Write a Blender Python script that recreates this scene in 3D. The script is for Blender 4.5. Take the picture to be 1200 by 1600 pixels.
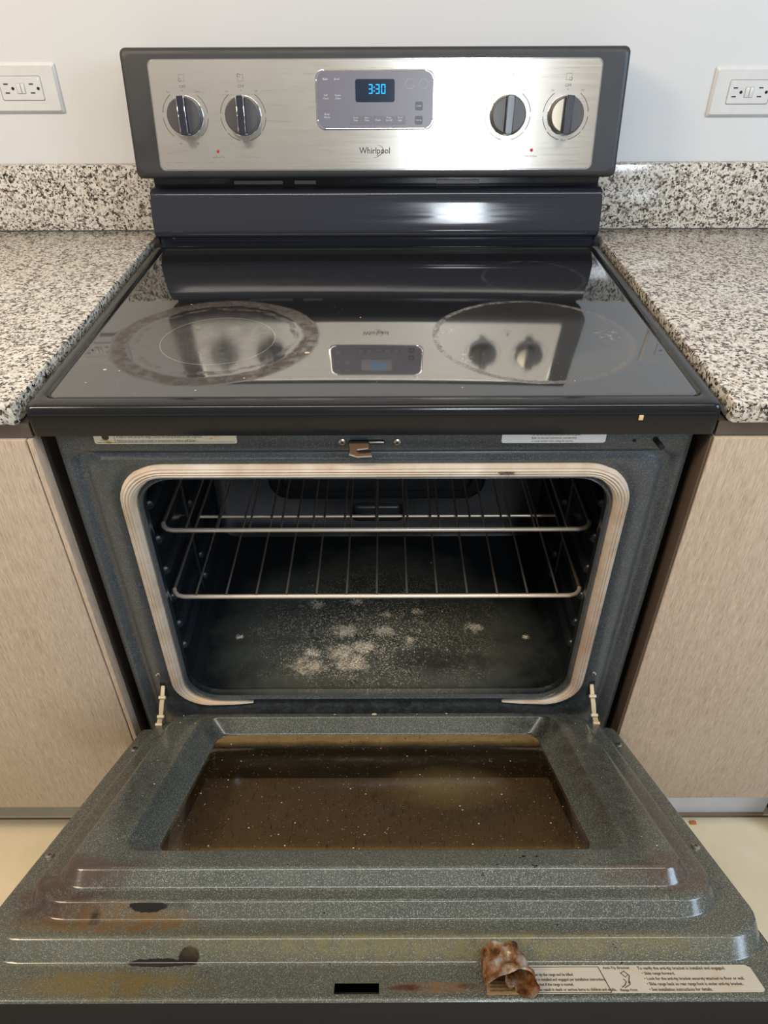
import bpy, bmesh, math, random
from mathutils import Vector, Matrix, Euler
random.seed(7)
S = bpy.context.scene
for o in list(bpy.data.objects): bpy.data.objects.remove(o)
COL = S.collection

# ------------------------------------------------------------------ camera
cam = bpy.data.cameras.new('camera'); camo = bpy.data.objects.new('camera', cam); COL.objects.link(camo)
PITCH, YAW, ROLL = 0.648763, 0.000638, -0.003839
fw = Vector((-math.sin(YAW)*math.cos(PITCH), math.cos(YAW)*math.cos(PITCH), -math.sin(PITCH)))
rt = Vector((math.cos(YAW), math.sin(YAW), 0)); up = rt.cross(fw)
r2 = math.cos(ROLL)*rt + math.sin(ROLL)*up; u2 = -math.sin(ROLL)*rt + math.cos(ROLL)*up
M = Matrix((r2, u2, -fw)).transposed().to_4x4(); M.translation = (0.011486, -0.680801, 1.288857)
camo.matrix_world = M
cam.sensor_fit = 'VERTICAL'; cam.sensor_height = 36; cam.lens = 36*1114.847/1600; cam.clip_start = 0.02
S.camera = camo
# ------------------------------------------------------------------ view + world
S.view_settings.view_transform = 'Standard'; S.view_settings.look = 'None'
S.view_settings.exposure = 0.0; S.view_settings.gamma = 1; S.view_settings.use_curve_mapping = False
w = bpy.data.worlds.new('world'); S.world = w; w.use_nodes = True
bg = w.node_tree.nodes['Background']; bg.inputs[0].default_value = (1.0, 0.97, 0.93, 1); bg.inputs[1].default_value = 0.31
# ------------------------------------------------------------------ lights
def area(name, loc, target, sx, sy, power, color):
    l = bpy.data.lights.new(name, 'AREA'); l.shape = 'RECTANGLE'; l.size = sx; l.size_y = sy; l.energy = power; l.color = color
    o = bpy.data.objects.new(name, l); COL.objects.link(o); o.location = loc
    o.rotation_euler = (Vector(target)-Vector(loc)).to_track_quat('-Z', 'Y').to_euler()
    return o
area('window_light', (0.52, -3.1, 1.85), (0.1, 0.3, 0.9), 0.30, 0.70, 32, (0.84, 0.92, 1.0))
area('ceiling_light', (0.15, -0.70, 2.55), (0.1, 0.0, 0.6), 2.2, 0.22, 24, (1.0, 0.93, 0.83))
area('ceiling_light_warm', (-1.5, -0.6, 2.3), (-0.5, 0.4, 0.7), 0.6, 0.6, 34, (1.0, 0.80, 0.56))
area('side_light_cool', (2.0, -0.9, 1.9), (0.4, 0.5, 0.9), 0.8, 1.0, 33, (0.60, 0.78, 1.0))  # unseen cool light from the right, tints wall and steel

# ------------------------------------------------------------------ mesh helpers
def finish(name, bm, mat, parent=None, smooth=False, loc=None):
    bmesh.ops.recalc_face_normals(bm, faces=bm.faces)
    me = bpy.data.meshes.new(name); bm.to_mesh(me); bm.free()
    if isinstance(mat, (list, tuple)):
        for m in mat: me.materials.append(m)
    elif mat: me.materials.append(mat)
    if smooth:
        for p in me.polygons: p.use_smooth = True
        if smooth != True:
            me.set_sharp_from_angle(angle=math.radians(smooth))
    o = bpy.data.objects.new(name, me); COL.objects.link(o)
    if parent: o.parent = parent
    if loc: o.location = loc
    return o
def BM(): return bmesh.new()
def box(bm, x0, x1, y0, y1, z0, z1, bev=0, seg=2):
    b = bmesh.new()
    bmesh.ops.create_cube(b, size=1)
    for v in b.verts:
        v.co = Vector(((x0+x1)/2+v.co.x*(x1-x0), (y0+y1)/2+v.co.y*(y1-y0), (z0+z1)/2+v.co.z*(z1-z0)))
    if bev: bmesh.ops.bevel(b, geom=list(b.edges), offset=bev, segments=seg, affect='EDGES', profile=0.5)
    t = bpy.data.meshes.new('tmp'); b.to_mesh(t); b.free(); bm.from_mesh(t); bpy.data.meshes.remove(t)
    return bm
def mbox(name, d, mat, parent=None, bev=0, seg=2, smooth=False):
    return finish(name, box(BM(), *d, bev=bev, seg=seg), mat, parent, smooth or (30 if bev else False))
def rr(x0, x1, y0, y1, r, n=6, rs=None):
    """rounded rectangle points, ccw from lower right; rs = per-corner radii (lr, ur, ul, ll)"""
    rs = rs or (r, r, r, r); out = []
    for (cx, cy, sx, sy, a0, q) in ((x1, y0, -1, 1, -90, rs[0]), (x1, y1, -1, -1, 0, rs[1]), (x0, y1, 1, -1, 90, rs[2]), (x0, y0, 1, 1, 180, rs[3])):
        for k in range(n+1):
            a = math.radians(a0+90*k/n); out.append((cx+sx*q+q*math.cos(a), cy+sy*q+q*math.sin(a)))
    return out
def loft(bm, rings, cap0=False, cap1=False, closed=True):
    R = [[bm.verts.new(p) for p in r] for r in rings]; n = len(R[0])
    for a, b in zip(R, R[1:]):
        for i in range(n if closed else n-1):
            j = (i+1) % n
            try: bm.faces.new((a[i], a[j], b[j], b[i]))
            except ValueError: pass
    if cap0: bm.faces.new(R[0])
    if cap1: bm.faces.new(list(reversed(R[-1])))
    return R
def tube(bm, pts, r, n=8, closed=False, cap=True):
    pts = [Vector(p) for p in pts]; m = len(pts); rings = []; prev = None
    for i, p in enumerate(pts):
        if closed: d = pts[(i+1) % m]-pts[i-1]
        else: d = pts[min(i+1, m-1)]-pts[max(i-1, 0)]
        d.normalize()
        if prev is None:
            a = Vector((0, 0, 1)) if abs(d.z) < .9 else Vector((1, 0, 0)); u = d.cross(a).normalized()
        else: u = (prev-d*prev.dot(d)).normalized()
        prev = u; v = d.cross(u); rad = r[i] if isinstance(r, (list, tuple)) else r
        rings.append([p+rad*(math.cos(2*math.pi*k/n)*u+math.sin(2*math.pi*k/n)*v) for k in range(n)])
    if closed: rings.append(rings[0])
    loft(bm, rings, cap and not closed, cap and not closed)
    if closed: bmesh.ops.remove_doubles(bm, verts=bm.verts, dist=1e-6)
def prism(bm, pts, h0, h1, tf=lambda x, y, h: (x, y, h)):
    loft(bm, [[tf(x, y, h0) for x, y in pts], [tf(x, y, h1) for x, y in pts]], True, True)
def lathe(bm, prof, n=32, tf=lambda x, y, z: (x, y, z)):
    loft(bm, [[tf(r*math.cos(2*math.pi*k/n), r*math.sin(2*math.pi*k/n), z) for k in range(n)] for r, z in prof], True, True)
def text_bm(bm, s, x, y, size, tf, align='CENTER', sx=1.0, bold=0.0, depth=0.00015, mat=0):
    """flat lettering: string s at (x,y) in a local plane mapped by tf(x,y,h)"""
    cu = bpy.data.curves.new('t', 'FONT'); cu.body = s; cu.size = size; cu.align_x = align; cu.align_y = 'CENTER'
    cu.resolution_u = 2; cu.offset = bold; cu.space_line = 1.1
    o = bpy.data.objects.new('t', cu); COL.objects.link(o)
    dg = bpy.context.evaluated_depsgraph_get(); me = bpy.data.meshes.new_from_object(o.evaluated_get(dg))
    bpy.data.objects.remove(o); bpy.data.curves.remove(cu)
    for v in me.vertices:
        v.co = Vector(tf(x+v.co.x*sx, y+v.co.y, depth))
    n0 = len(bm.faces); bm.from_mesh(me); bpy.data.meshes.remove(me)
    if mat:
        bm.faces.ensure_lookup_table()
        for f in bm.faces[n0:]: f.material_index = mat
def tag(o, label, cat, group=None):
    o['label'] = label; o['category'] = cat
    if group: o['group'] = group
    return o
def empty(name, loc=(0, 0, 0)):
    o = bpy.data.objects.new(name, None); o.location = loc; o.empty_display_size = .05; COL.objects.link(o); return o

# ------------------------------------------------------------------ materials
class NT:
    def __init__(s, name):
        s.m = bpy.data.materials.new(name); s.m.use_nodes = True; s.t = s.m.node_tree
        s.p = s.t.nodes['Principled BSDF']; s.tc = s.t.nodes.new('ShaderNodeTexCoord')
    def n(s, typ, **kw):
        x = s.t.nodes.new(typ)
        for k, v in kw.items():
            if k.startswith('_'): setattr(x, k[1:], v)
        return x
    def L(s, a, b): s.t.links.new(a, b)
    def set(s, **kw):
        for k, v in kw.items():
            k = k.replace('_', ' ')
            i = s.p.inputs[k]
            if hasattr(v, 'is_linked'): s.L(v, i)
            elif isinstance(v, tuple) and len(v) == 3 and i.type == 'RGBA': i.default_value = (*v, 1)
            else: i.default_value = v
        return s
    def mapping(s, scale=(1, 1, 1), loc=(0, 0, 0), src='Object'):
        m = s.n('ShaderNodeMapping'); m.inputs['Scale'].default_value = scale; m.inputs['Location'].default_value = loc
        s.L(s.tc.outputs[src], m.inputs['Vector']); return m.outputs[0]
    def noise(s, scale, detail=3, rough=.5, vec=None, out=0):
        x = s.n('ShaderNodeTexNoise'); x.inputs['Scale'].default_value = scale; x.inputs['Detail'].default_value = detail; x.inputs['Roughness'].default_value = rough
        s.L(vec if vec is not None else s.tc.outputs['Object'], x.inputs['Vector']); return x.outputs[out]
    def voro(s, scale, vec=None, out='Color', feat='F1'):
        x = s.n('ShaderNodeTexVoronoi', _feature=feat); x.inputs['Scale'].default_value = scale
        s.L(vec if vec is not None else s.tc.outputs['Object'], x.inputs['Vector']); return x.outputs[out]
    def ramp(s, fac, stops, interp='LINEAR'):
        x = s.n('ShaderNodeValToRGB'); x.color_ramp.interpolation = interp; e = x.color_ramp.elements
        while len(e) < len(stops): e.new(0.5)
        for q, (p, c) in zip(e, stops):
            q.position = p; q.color = (*c, 1) if isinstance(c, tuple) else (c, c, c, 1)
        s.L(fac, x.inputs[0]); return x.outputs[0]
    def math(s, op, a, b=0.0, clamp=False):
        x = s.n('ShaderNodeMath', _operation=op); x.use_clamp = clamp
        for i, q in enumerate((a, b)):
            if hasattr(q, 'is_linked'): s.L(q, x.inputs[i])
            else: x.inputs[i].default_value = q
        return x.outputs[0]
    def mr(s, v, a, b, c=0, d=1):
        x = s.n('ShaderNodeMapRange'); s.L(v, x.inputs[0])
        for i, q in enumerate((a, b, c, d)): x.inputs[i+1].default_value = q
        return x.outputs[0]
    def mix(s, fac, a, b, blend='MIX'):
        x = s.n('ShaderNodeMix', _data_type='RGBA', _blend_type=blend)
        for i, q in ((0, fac), (6, a), (7, b)):
            if hasattr(q, 'is_linked'): s.L(q, x.inputs[i])
            elif isinstance(q, tuple): x.inputs[i].default_value = (*q, 1)
            else: x.inputs[i].default_value = q
        return x.outputs[2]
    def sep(s, col):
        x = s.n('ShaderNodeSeparateColor'); s.L(col, x.inputs[0]); return x.outputs
    def xyz(s, vec=None):
        x = s.n('ShaderNodeSeparateXYZ'); s.L(vec if vec is not None else s.tc.outputs['Object'], x.inputs[0]); return x.outputs
    def bump(s, h, strength=.3, dist=.001):
        x = s.n('ShaderNodeBump'); x.inputs['Strength'].default_value = strength; x.inputs['Distance'].default_value = dist
        s.L(h, x.inputs['Height']); s.L(x.outputs[0], s.p.inputs['Normal']); return s
    def ellipse(s, cx, cy, rx, ry, wob=.35, wscale=40, ax=('X', 'Y'), soft=(1.0, .7)):
        """patch mask with a wobbly outline, in the object's own coordinates"""
        o = s.xyz(); ix = {'X': 0, 'Y': 1, 'Z': 2}
        a = s.math('DIVIDE', s.math('SUBTRACT', o[ix[ax[0]]], cx), rx); b = s.math('DIVIDE', s.math('SUBTRACT', o[ix[ax[1]]], cy), ry)
        d = s.math('SQRT', s.math('ADD', s.math('MULTIPLY', a, a), s.math('MULTIPLY', b, b)))
        nz = s.math('MULTIPLY', s.math('SUBTRACT', s.noise(wscale, 4, .65), .5), wob*2)
        return s.mr(s.math('ADD', d, nz), soft[0], soft[1])
    def radial(s, cx, cy):
        o = s.xyz(); a = s.math('SUBTRACT', o[0], cx); b = s.math('SUBTRACT', o[1], cy)
        return s.math('SQRT', s.math('ADD', s.math('MULTIPLY', a, a), s.math('MULTIPLY', b, b)))

def plain(name, col, rough=.5, metal=0, **kw):
    a = NT(name); v = a.noise(60, 3)
    a.set(Base_Color=a.mix(v, tuple(c*.92 for c in col), tuple(min(1, c*1.08) for c in col)), Roughness=rough, Metallic=metal, **kw); return a.m

def granite():
    a = NT('granite'); warp = a.n('ShaderNodeVectorMath', _operation='ADD')
    nz = a.n('ShaderNodeVectorMath', _operation='SCALE'); a.L(a.noise(160, 2, .5, out=1), nz.inputs[0]); nz.inputs['Scale'].default_value = .006
    a.L(a.tc.outputs['Object'], warp.inputs[0]); a.L(nz.outputs[0], warp.inputs[1]); v = warp.outputs[0]
    c1 = a.sep(a.voro(270, v))[0]; c2 = a.sep(a.voro(480, v))[1]; big = a.noise(85, 3, .6, v)
    k = a.math('ADD', a.math('MULTIPLY', c1, .62), a.math('MULTIPLY', big, .62))
    base = a.ramp(k, [(.28, (.018, .016, .015)), (.35, (.05, .042, .037)), (.43, (.17, .14, .115)), (.50, (.29, .255, .215)), (.59, (.47, .44, .38)), (.9, (.57, .545, .495))])
    fl = a.math('GREATER_THAN', c2, .9); base = a.mix(fl, base, (.035, .03, .03))
    tan = a.math('LESS_THAN', c2, .09); base = a.mix(tan, base, (.38, .31, .23))
    a.set(Base_Color=base, Roughness=.16, Specular_IOR_Level=.6); return a.m
GRAN = granite()

def laminate():
    a = NT('cabinet laminate'); v = a.mapping((1000, 1000, 40)); n1 = a.noise(1, 4, .6, v); v2 = a.mapping((160, 160, 6)); n2 = a.noise(1, 3, .5, v2)
    k = a.math('ADD', a.math('MULTIPLY', n1, .8), a.math('MULTIPLY', n2, .2))
    v3 = a.mapping((900, 900, 120)); k2 = a.noise(1, 2, .5, v3); k = a.math('ADD', a.math('MULTIPLY', k, .8), a.math('MULTIPLY', k2, .2))
    a.set(Base_Color=a.ramp(k, [(.36, (.28, .20, .14)), (.5, (.42, .325, .24)), (.63, (.53, .43, .335))]), Roughness=.45); a.bump(k, .25, .0006); return a.m
LAM = laminate()
DKW = plain('dark brown carcass', (.05, .036, .028), .45)
KICK = plain('pale toe kick', (.55, .56, .58), .4)
def wallmat():
    a = NT('wall paint'); n = a.noise(3, 3); a.set(Base_Color=a.mix(n, (.51, .51, .505), (.53, .53, .53)), Roughness=.55); a.bump(a.noise(500, 3), .08, .0006); return a.m
WALL = wallmat()
def floormat():
    a = NT('floor tile'); n = a.noise(6, 5, .6); a.set(Base_Color=a.ramp(n, [(.3, (.56, .46, .29)), (.7, (.68, .58, .40))]), Roughness=.3); a.bump(a.noise(80, 3), .05, .001); return a.m
FLOOR = floormat()
GROUT = plain('grout', (.3, .22, .14), .8)

def enamel(name, lo, mid, fleck, amount=.80, rough=.28, stains=(), scale=1150, coat=0):  # wobbly colour patches: dirt stains and, on the frame, painted shade
    a = NT(name); c = a.sep(a.voro(scale)); dd = a.voro(scale, out='Distance'); n = a.noise(25, 4, .6)
    base = a.mix(n, lo, mid)
    base = a.mix(a.math('MULTIPLY', a.math('LESS_THAN', dd, .42), a.mr(c[0], amount-.25, 1)), base, fleck)
    base = a.mix(a.math('MULTIPLY', a.mr(a.noise(1500, 2, .6), .5, .7), .25), base, fleck)
    gn = a.mr(a.noise(70, 5, .75), .36, .58, .30, 1)
    for cx, cy, rx, ry, col, st, ws, ax in stains:
        base = a.mix(a.math('MULTIPLY', a.ellipse(cx, cy, rx, ry, .45, ws, ax, (1.1, .5) if st < 1 else (1.0, .85)), st if st == 1 else a.math('MULTIPLY', gn, st)), base, col)
    a.set(Base_Color=base, Roughness=a.mr(a.noise(12, 3), .3, .7, rough-.06, rough+.08), Specular_IOR_Level=.5)
    a.bump(a.noise(300, 2), .06, .0006); return a, base
XZ = ('X', 'Z'); XY = ('X', 'Y')
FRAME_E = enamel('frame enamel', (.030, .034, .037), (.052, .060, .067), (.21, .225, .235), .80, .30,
    [(-.30, .80, .04, .05, (.045, .05, .035), .5, 40, XZ), (.02, .848, .012, .005, (.12, .1, .08), .6, 200, XZ), (.30, .40, .07, .07, (.018, .02, .02), .7, 40, XZ), (-.30, .40, .07, .07, (.018, .02, .02), .7, 40, XZ), (0, .365, .36, .034, (.016, .018, .016), .85, 20, XZ)])[0].m  # last ellipse: shade below the gasket, painted into the enamel colour

def cavity_mat():
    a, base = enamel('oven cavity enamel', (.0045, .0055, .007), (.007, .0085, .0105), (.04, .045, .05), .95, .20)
    o = a.xyz(); g = a.n('ShaderNodeNewGeometry'); nz = a.xyz(g.outputs['Normal'])[2]
    flo = a.math('MULTIPLY', a.math('GREATER_THAN', nz, .8), a.math('LESS_THAN', o[2], .405))
    grease = a.math('MULTIPLY', flo, a.ellipse(0, .17, .30, .22, .3, 14))
    base = a.mix(a.math('MULTIPLY', grease, .75), base, (.066, .070, .056))
    ash = a.math('MULTIPLY', flo, a.ellipse(-.005, .175, .20, .15, .5, 18, XY, (1.15, .35)))
    burn = a.math('MULTIPLY', ash, a.mr(a.noise(90, 5, .7), .52, .6)); base = a.mix(a.math('MULTIPLY', burn, .9), base, (.006, .006, .006))
    f = a.math('MULTIPLY', a.math('GREATER_THAN', a.math('ADD', a.sep(a.voro(600))[0], a.math('MULTIPLY', a.noise(45, 4, .7), .5)), 1.08), ash)
    base = a.mix(f, base, (.33, .29, .22))
    blobs = None
    for (x, y, r) in ((-.055, .163, .022), (.01, .163, .02), (-.022, .127, .024), (-.058, .113, .026), (-.108, .113, .014), (.016, .2, .011), (.053, .141, .012), (.066, .208, .012), (.163, .169, .016), (-.108, .225, .016), (-.035, .232, .012), (-.04, .09, .03), (-.11, .085, .03), (.248, .147, .007), (-.232, .149, .007)):
        e = a.ellipse(x, y, r, r*.75, 1.5, 75, XY, (1.0, .3)); blobs = e if blobs is None else a.math('MAXIMUM', blobs, e)
    fine = a.mr(a.noise(420, 3, .8), .38, .62)
    base = a.mix(a.math('MULTIPLY', a.math('MULTIPLY', blobs, flo), fine), base, (.52, .45, .34))
    ring = a.math('MULTIPLY', flo, a.ellipse(.10, .10, .10, .035, .9, 40, XY, (1, .4))); base = a.mix(a.math('MULTIPLY', ring, .7), base, (.008, .008, .007))
    a.set(Base_Color=base, Roughness=a.mix(flo, a.mr(a.noise(9, 3), .3, .7, .16, .3), a.mr(ash, 0, 1, .32, .7))); return a.m
CAV = cavity_mat()
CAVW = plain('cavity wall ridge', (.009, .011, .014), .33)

def door_enamel():
    st = [(-.2, -.47, .4, .06, (.085, .080, .045), .5, 8, XY), (-.255, -.436, .095, .014, (.12, .062, .018), .85, 30, XY), (-.235, -.487, .085, .018, (.13, .085, .020), .75, 40, XY),
          (-.305, -.405, .06, .034, (.045, .022, .014), .9, 30, XY), (-.29, -.395, .09, .012, (.06, .04, .03), .8, 40, XY), (.30, -.395, .035, .022, (.075, .04, .032), .7, 60, XY), (.26, -.4, .05, .01, (.07, .04, .025), .6, 60, XY),
          (-.195, -.4640, .030, .0026, (.008, .004, .003), 1, 90, XY), (-.168, -.4610, .010, .0050, (.008, .004, .003), 1, 90, XY),
          (-.215, -.4265, .020, .0022, (.008, .007, .006), 1, 90, XY), (-.190, -.4250, .014, .003, (.03, .03, .028), .9, 90, XY), (-.265, -.432, .006, .006, (.02, .012, .008), .9, 90, XY), (.0, -.375, .35, .03, (.095, .098, .085), .4, 20, XY),
          (.058, -.4915, .046, .0075, (.15, .085, .040), .9, 90, XY), (.03, -.4915, .02, .004, (.05, .02, .012), .9, 120, XY), (.085, -.490, .012, .004, (.05, .02, .012), .8, 120, XY), (0.1, -.455, .30, .010, (.15, .125, .050), .6, 12, XY),
          (.275, -.20, .04, .2, (.03, .02, .012), .55, 25, XY), (.25, -.03, .06, .05, (.012, .014, .014), .8, 40, XY), (-.25, -.03, .05, .04, (.02, .022, .02), .6, 40, XY),
          (.325, -.30, .022, .14, (.085, .060, .045), .6, 25, XY), (-.325, -.26, .02, .14, (.06, .045, .03), .6, 25, XY), (-.28, -.25, .03, .11, (.03, .036, .036), .5, 25, XY)]
    a, base = enamel('door liner enamel', (.036, .042, .039), (.066, .073, .063), (.34, .34, .29), .70, .19, st)
    # baked-on black specks
    sp = a.math('GREATER_THAN', a.math('ADD', a.noise(150, 4, .6), a.math('MULTIPLY', a.noise(14, 2), .35)), .905)
    base = a.mix(sp, base, (.008, .007, .006)); 
    a.set(Base_Color=base); return a.m
DOORE = door_enamel()
def blackmat(name, col=(.012, .012, .013), rough=.3, spec=.5, smear=.0):
    a = NT(name); n = a.noise(9, 5, .6)
    a.set(Base_Color=a.mix(n, col, tuple(c*1.5+.002 for c in col)), Roughness=a.mr(a.noise(14, 4, .6), .3, .75, rough*.8, rough*1.35), Specular_IOR_Level=spec); return a.m
BLACK = blackmat('black painted steel', (.016, .016, .018), .38, .6)
GLOSS = blackmat('glossy black enamel', (.006, .006, .007), .17, .42)
HOUS = blackmat('backguard housing plastic', (.015, .015, .017), .45, .5)
VOID = plain('deep black', (.003, .003, .003), .8)
def riser():
    a = NT('backguard lower enamel'); v = a.mapping((6, 60, 160)); n = a.noise(1, 4, .6, v)
    a.set(Base_Color=(.024, .026, .034), Roughness=a.mr(n, .35, .75, .07, .15), Specular_IOR_Level=.38); a.bump(a.noise(6, 2), .05, .01); return a.m
RISER = riser()
def steel():
    a = NT('brushed stainless'); v = a.mapping((14, 900, 900)); n = a.noise(1, 4, .6, v); sm = a.noise(16, 5, .6)
    t = a.n('ShaderNodeVectorTransform', _vector_type='VECTOR', _convert_from='OBJECT', _convert_to='WORLD'); t.inputs[0].default_value = (0, 0, 1); a.L(t.outputs[0], a.p.inputs['Tangent'])
    a.set(Base_Color=a.mix(sm, (.60, .57, .52), (.70, .675, .63)), Metallic=1.0, Roughness=a.mr(n, .3, .7, .27, .33), Anisotropic=.85)
    return a.m
STEEL = steel()
WIRE = plain('rack wire steel', (.52, .45, .38), .32, .9)
WIREF = plain('rack front rail steel', (.74, .62, .5), .38, .6)
SCREW = plain('screw steel', (.5, .48, .45), .3, 1.0)
def gasketm():
    a = NT('woven gasket'); n = a.noise(18, 4, .6); v = a.mapping((1400, 1400, 1400)); f = a.noise(1, 2, .5, v)
    st = a.ellipse(.27, .55, .06, .16, .5, 18, XZ, (1.2, .4)); st2 = a.ellipse(-.27, .40, .08, .03, .5, 18, XZ, (1.2, .3))
    base = a.ramp(n, [(.3, (.42, .32, .22)), (.6, (.58, .50, .41)), (.8, (.64, .585, .52))])
    base = a.mix(a.math('MULTIPLY', st, .55), base, (.36, .22, .14)); base = a.mix(a.math('MULTIPLY', st2, .5), base, (.62, .40, .20))
    mk = a.ellipse(.155, .8195, .014, .003, 1.0, 300, XZ, (1, .5)); base = a.mix(mk, base, (.06, .03, .03))
    a.set(Base_Color=a.mix(a.math('MULTIPLY', f, .3), base, (.2, .14, .1)), Roughness=.85); a.bump(f, .3, .0005); return a.m
GASK = gasketm()
def cookglass():
    a = NT('ceramic cooktop glass'); wear = a.noise(60, 6, .7); big = a.noise(11, 4, .6)
    col = (.012, .012, .014); base = a.mix(0.0, col, col); rgh = None
    def band(r, r0, r1, s): # soft ring
        return a.math('MULTIPLY', a.mr(r, r0-s, r0), a.mr(r, r1+s, r1))
    def jag(r, amt, sc): return a.math('ADD', r, a.math('MULTIPLY', a.math('SUBTRACT', a.noise(sc, 4, .6), .5), amt))
    rl = jag(a.radial(-.203, .182), .012, 30); rr_ = jag(a.radial(.202, .181), .008, 30); rb = jag(a.radial(.24, .405), .006, 40)
    d1 = a.math('MAXIMUM', a.math('MULTIPLY', band(rl, .112, .129, .005), a.mr(wear, .30, .55, .35, 1)), a.math('MULTIPLY', band(rl, .098, .103, .004), a.mr(wear, .4, .6, .0, .8)))
    d2 = a.math('MULTIPLY', a.mr(rl, .115, .06), a.mr(a.noise(55, 6, .8), .25, .75, .2, 1))
    d3 = a.math('MULTIPLY', band(rr_, .122, .1275, .002), a.mr(wear, .38, .6, .1, 1))
    d4 = a.math('MULTIPLY', a.mr(rr_, .128, .12), a.mr(big, .3, .7, .25, .5))
    d5 = a.math('MULTIPLY', band(rb, .074, .078, .002), a.mr(wear, .4, .65))
    chip = a.ellipse(.30, .185, .022, .03, 1.1, 60, XY, (.9, .3)); chip2 = a.ellipse(.095, .205, .016, .012, 1.1, 110, XY, (.9, .3)); chip3 = a.ellipse(.11, .125, .012, .02, 1.1, 90, XY, (.9, .3))
    base = a.mix(a.math('MULTIPLY', d1, .8), base, (.040, .030, .026)); base = a.mix(a.math('MULTIPLY', d2, .45), base, (.105, .098, .09))
    base = a.mix(a.math('MULTIPLY', d3, .85), base, (.13, .11, .10)); base = a.mix(a.math('MULTIPLY', d4, .35), base, (.14, .135, .11)); base = a.mix(a.math('MULTIPLY', d5, .5), base, (.07, .065, .07))
    c = a.math('MAXIMUM', chip, a.math('MAXIMUM', chip2, chip3)); dots = a.mr(a.noise(160, 4, .7), .5, .6); base = a.mix(a.math('MULTIPLY', c, dots), base, (.16, .14, .12))
    for cx, cy, r0 in ((-.200, .178, .0722),):
        q = a.radial(cx, cy); base = a.mix(a.math('MULTIPLY', band(q, r0-.0004, r0+.0004, .0004), .8), base, (.17, .165, .16))
    dust = a.math('MULTIPLY', a.math('GREATER_THAN', a.sep(a.voro(300))[0], .975), a.math('LESS_THAN', a.voro(300, out='Distance'), .16)); base = a.mix(a.math('MULTIPLY', dust, .5), base, (.4, .38, .35))
    dirty = a.math('MAXIMUM', d1, a.math('MAXIMUM', a.math('MULTIPLY', d2, .6), a.math('MAXIMUM', d3, a.math('MULTIPLY', d4, .3))))
    a.set(Base_Color=base, Roughness=a.mr(dirty, 0, 1, .035, .30), IOR=1.9, Specular_IOR_Level=a.mr(dirty, 0, 1, .75, .12)); return a.m
COOK = cookglass()

def dirtyglass():
    a = NT('grimy door glass'); o = a.xyz(); nt = a.t
    # golden-brown band along the hinge edge; baked-on film, drips, pin holes
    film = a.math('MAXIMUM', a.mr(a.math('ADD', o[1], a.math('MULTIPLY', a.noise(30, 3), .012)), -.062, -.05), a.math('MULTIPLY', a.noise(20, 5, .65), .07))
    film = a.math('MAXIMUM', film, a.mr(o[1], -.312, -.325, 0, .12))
    drip = a.math('GREATER_THAN', a.noise(1, 5, .75, a.mapping((420, 95, 60))), .615)
    dustn = a.math('MULTIPLY', a.math('GREATER_THAN', a.sep(a.voro(330))[0], .93), a.math('LESS_THAN', a.voro(330, out='Distance'), .2))
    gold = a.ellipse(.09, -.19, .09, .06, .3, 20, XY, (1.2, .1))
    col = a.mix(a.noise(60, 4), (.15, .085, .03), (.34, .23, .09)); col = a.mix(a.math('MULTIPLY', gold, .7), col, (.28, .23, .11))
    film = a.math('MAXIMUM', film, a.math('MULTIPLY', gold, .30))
    col = a.mix(drip, col, (.010, .007, .004)); col = a.mix(dustn, col, (.45, .4, .3))
    a.set(Base_Color=col, Roughness=.28)
    tr = a.n('ShaderNodeBsdfTransparent'); tr.inputs[0].default_value = (.88, .82, .74, 1)
    gl = a.n('ShaderNodeBsdfGlossy'); gl.inputs['Roughness'].default_value = .06; gl.inputs[0].default_value = (.9, .9, .9, 1)
    fr = a.n('ShaderNodeFresnel'); fr.inputs[0].default_value = 1.5
    geo = a.n('ShaderNodeNewGeometry'); m1 = a.n('ShaderNodeMixShader'); a.L(a.math('MULTIPLY', fr.outputs[0], a.math('SUBTRACT', 1.0, geo.outputs['Backfacing'])), m1.inputs[0]); a.L(tr.outputs[0], m1.inputs[1]); a.L(gl.outputs[0], m1.inputs[2])
    m2 = a.n('ShaderNodeMixShader'); k = a.math('MAXIMUM', film, a.math('MULTIPLY', a.math('MAXIMUM', drip, dustn), .6)); a.L(k, m2.inputs[0]); a.L(m1.outputs[0], m2.inputs[1]); a.L(a.p.outputs[0], m2.inputs[2])
    a.L(m2.outputs[0], nt.nodes['Material Output'].inputs[0]); return a.m
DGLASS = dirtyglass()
def tintglass():
    a = NT('tinted outer glass'); a.set(Base_Color=a.mix(a.noise(25, 4), (.12, .105, .088), (.17, .15, .12)), Roughness=.25)
    tr = a.n('ShaderNodeBsdfTransparent'); tr.inputs[0].default_value = (.55, .48, .40, 1)
    m = a.n('ShaderNodeMixShader'); m.inputs[0].default_value = .85; a.L(tr.outputs[0], m.inputs[1]); a.L(a.p.outputs[0], m.inputs[2]); a.L(m.outputs[0], a.t.nodes['Material Output'].inputs[0]); return a.m
TINT = tintglass()
def labelm(name, col, rust):
    a = NT(name); b = a.mix(a.noise(50, 4), tuple(.85*c for c in col), col)
    r = a.mr(a.noise(1, 4, .6, a.mapping((40, 40, 110))), .6, .68); b = a.mix(a.math('MULTIPLY', r, rust), b, (.5, .22, .05)); a.set(Base_Color=b, Roughness=.4); return a.m
LABL = labelm('aged cream label', (.68, .62, .47), .9); LABR = labelm('white label', (.72, .72, .72), 0); LABD = labelm('silver grey label', (.50, .46, .38), .15)
INK = plain('black print', (.03, .028, .026), .6); INKB = plain('brown print', (.07, .05, .035), .6); INKG = plain('grey print', (.12, .115, .11), .5)
INKW = plain('white print', (.55, .56, .60), .5)
GREASY = labelm('greasy cream metal', (.55, .46, .30), .4)
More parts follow.
